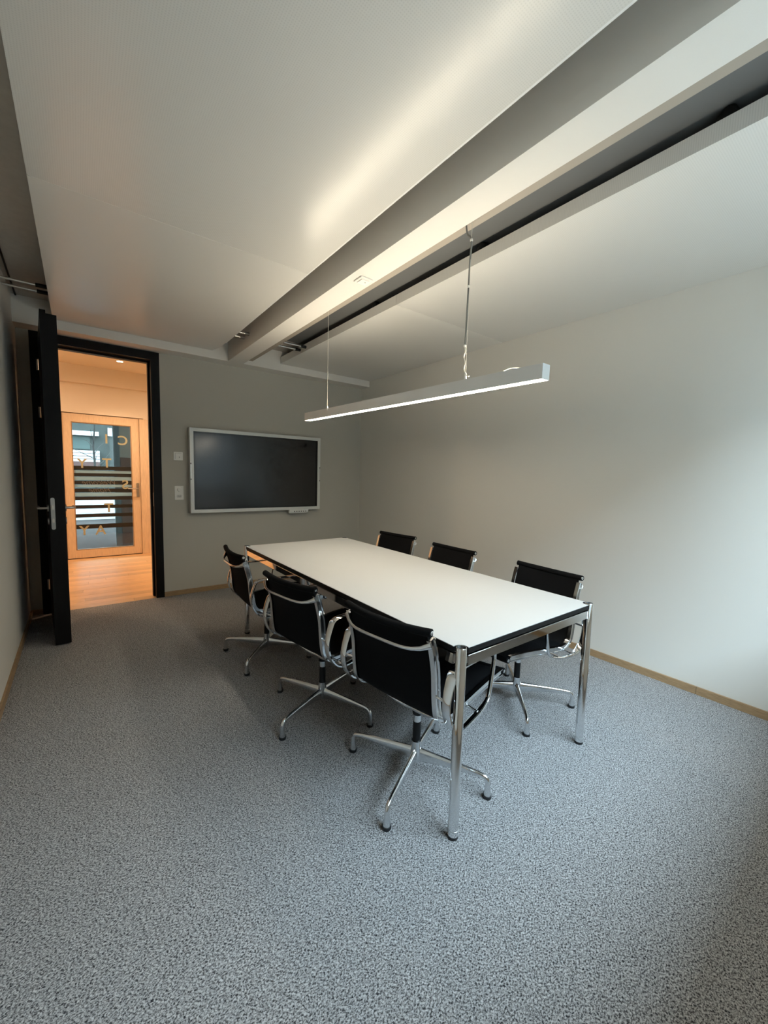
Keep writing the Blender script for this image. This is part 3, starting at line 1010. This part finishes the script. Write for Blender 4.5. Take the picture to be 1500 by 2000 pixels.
    st_ = [(0.014, 0.0945, 0.014, 0.034), (0.05, 0.0965, 0.0130, 0.029), (0.12, 0.0980, 0.0115, 0.0225), (0.20, 0.0975, 0.0102, 0.0170), (0.270, 0.0952, 0.0092, 0.0125), (0.298, 0.0925, 0.0090, 0.0108)]
    rs = []
    n = 12

    def ell(c, wv, uv, a, h):
        out = []
        for j in range(n):
            t = 2*PI*j/n
            out.append(Vector(c) + Vector(wv)*a*math.cos(t) + Vector(uv)*h*math.sin(t))
        return out
    for x, z, a, h in st_:
        rs.append(ell((x, 0, z), (0, 1, 0), (0, 0, 1), a, h))
    rs.append(ell((R-0.012, 0, 0.0885), (0, 1, 0), (0.38, 0, 0.92), 0.009, 0.0105))
    rs.append(ell((R-0.003, 0, 0.0795), (0, 1, 0), (0.85, 0, 0.53), 0.0095, 0.010))
    rs.append(ell((R, 0, 0.066), (0, 1, 0), (1, 0, 0), 0.0105, 0.0105))
    rs.append(ell((R, 0, 0.042), (0, 1, 0), (1, 0, 0), 0.0128, 0.0128))
    rs.append(ell((R, 0, 0.014), (0, 1, 0), (1, 0, 0), 0.0160, 0.0160))
    Ms['leg'] = MB().rings(rs).mesh('leg', ALU, True)
    Ms['glide'] = MB().lathe([(0.001, 0.0), (0.0165, 0.0), (0.0185, 0.004), (0.0180, 0.0145), (0.001, 0.0145)], 16, (R, 0, 0)).mesh('glide', RUBBER, True)
    Ms['tilt_knob'] = MB().lathe([(0.001, 0), (0.012, 0), (0.014, 0.02), (0.001, 0.02)], 14, (0.035, 0.06, 0.345), 'x').mesh('tilt_knob', BLACKPL, True)
    return Ms


CM = chair_meshes()


def chair(x, y, face, base, label):
    """face: direction the chair looks (degrees from +x); base: angle of the first leg (degrees from +x)."""
    r = empty('conference_chair', (x, y, 0), math.radians(face-90))
    for nm in ('seat', 'backrest', 'top_roll', 'front_roll', 'back_spreader', 'seat_spreader', 'column', 'column_sleeve', 'tilt_mechanism', 'hub', 'tilt_knob'):
        link(nm, CM[nm], r)
    for s in (-1, 1):
        o_ = link('side_rail', CM['side_rail'], r)
        o_.location.x = s*0.2185
        a_ = link('armrest', CM['armrest'], r)
        a_.location.x = s*0.281
        for k in range(3):
            link('arm_pin', CM['arm_pin_%s%d' % ('r' if s > 0 else 'l', k)], a_)
        for yy, zz, tn in ((-0.231, 0.789, 'top_roll'), (0.363, 0.438, 'front_roll')):
            c_ = link('end_cap', CM['end_cap'], r)
            c_.location = (s*0.2255, yy, zz)
            if s < 0:
                c_.rotation_euler = (0, 0, PI)
    for k in range(4):
        g = link('leg', CM['leg'], r)
        g.rotation_euler = (0, 0, math.radians(base+90*k-(face-90)))
        link('glide', CM['glide'], g)
    tag(r, label, 'chair', 'black chairs around the table')
    return r


chair(-1.941, -3.430, 9.8, 28.6, 'black fabric swivel chair nearest the viewer, its back to the front table leg')
chair(-2.045, -2.737, 10.2, 23.7, 'black fabric swivel chair on the door side, middle one of three')
chair(-2.050, -1.891, -1.8, 46.0, 'black fabric swivel chair on the door side, nearest the display')
chair(-1.054, -3.340, 175.3, 45.0, 'black fabric swivel chair by the right wall, nearest the viewer')
chair(-1.035, -2.545, 178.9, 40.0, 'black fabric chair along the right wall, middle one of three')
chair(-0.994, -1.835, 187.3, 48.0, 'black fabric chair along the right wall, nearest the far corner')
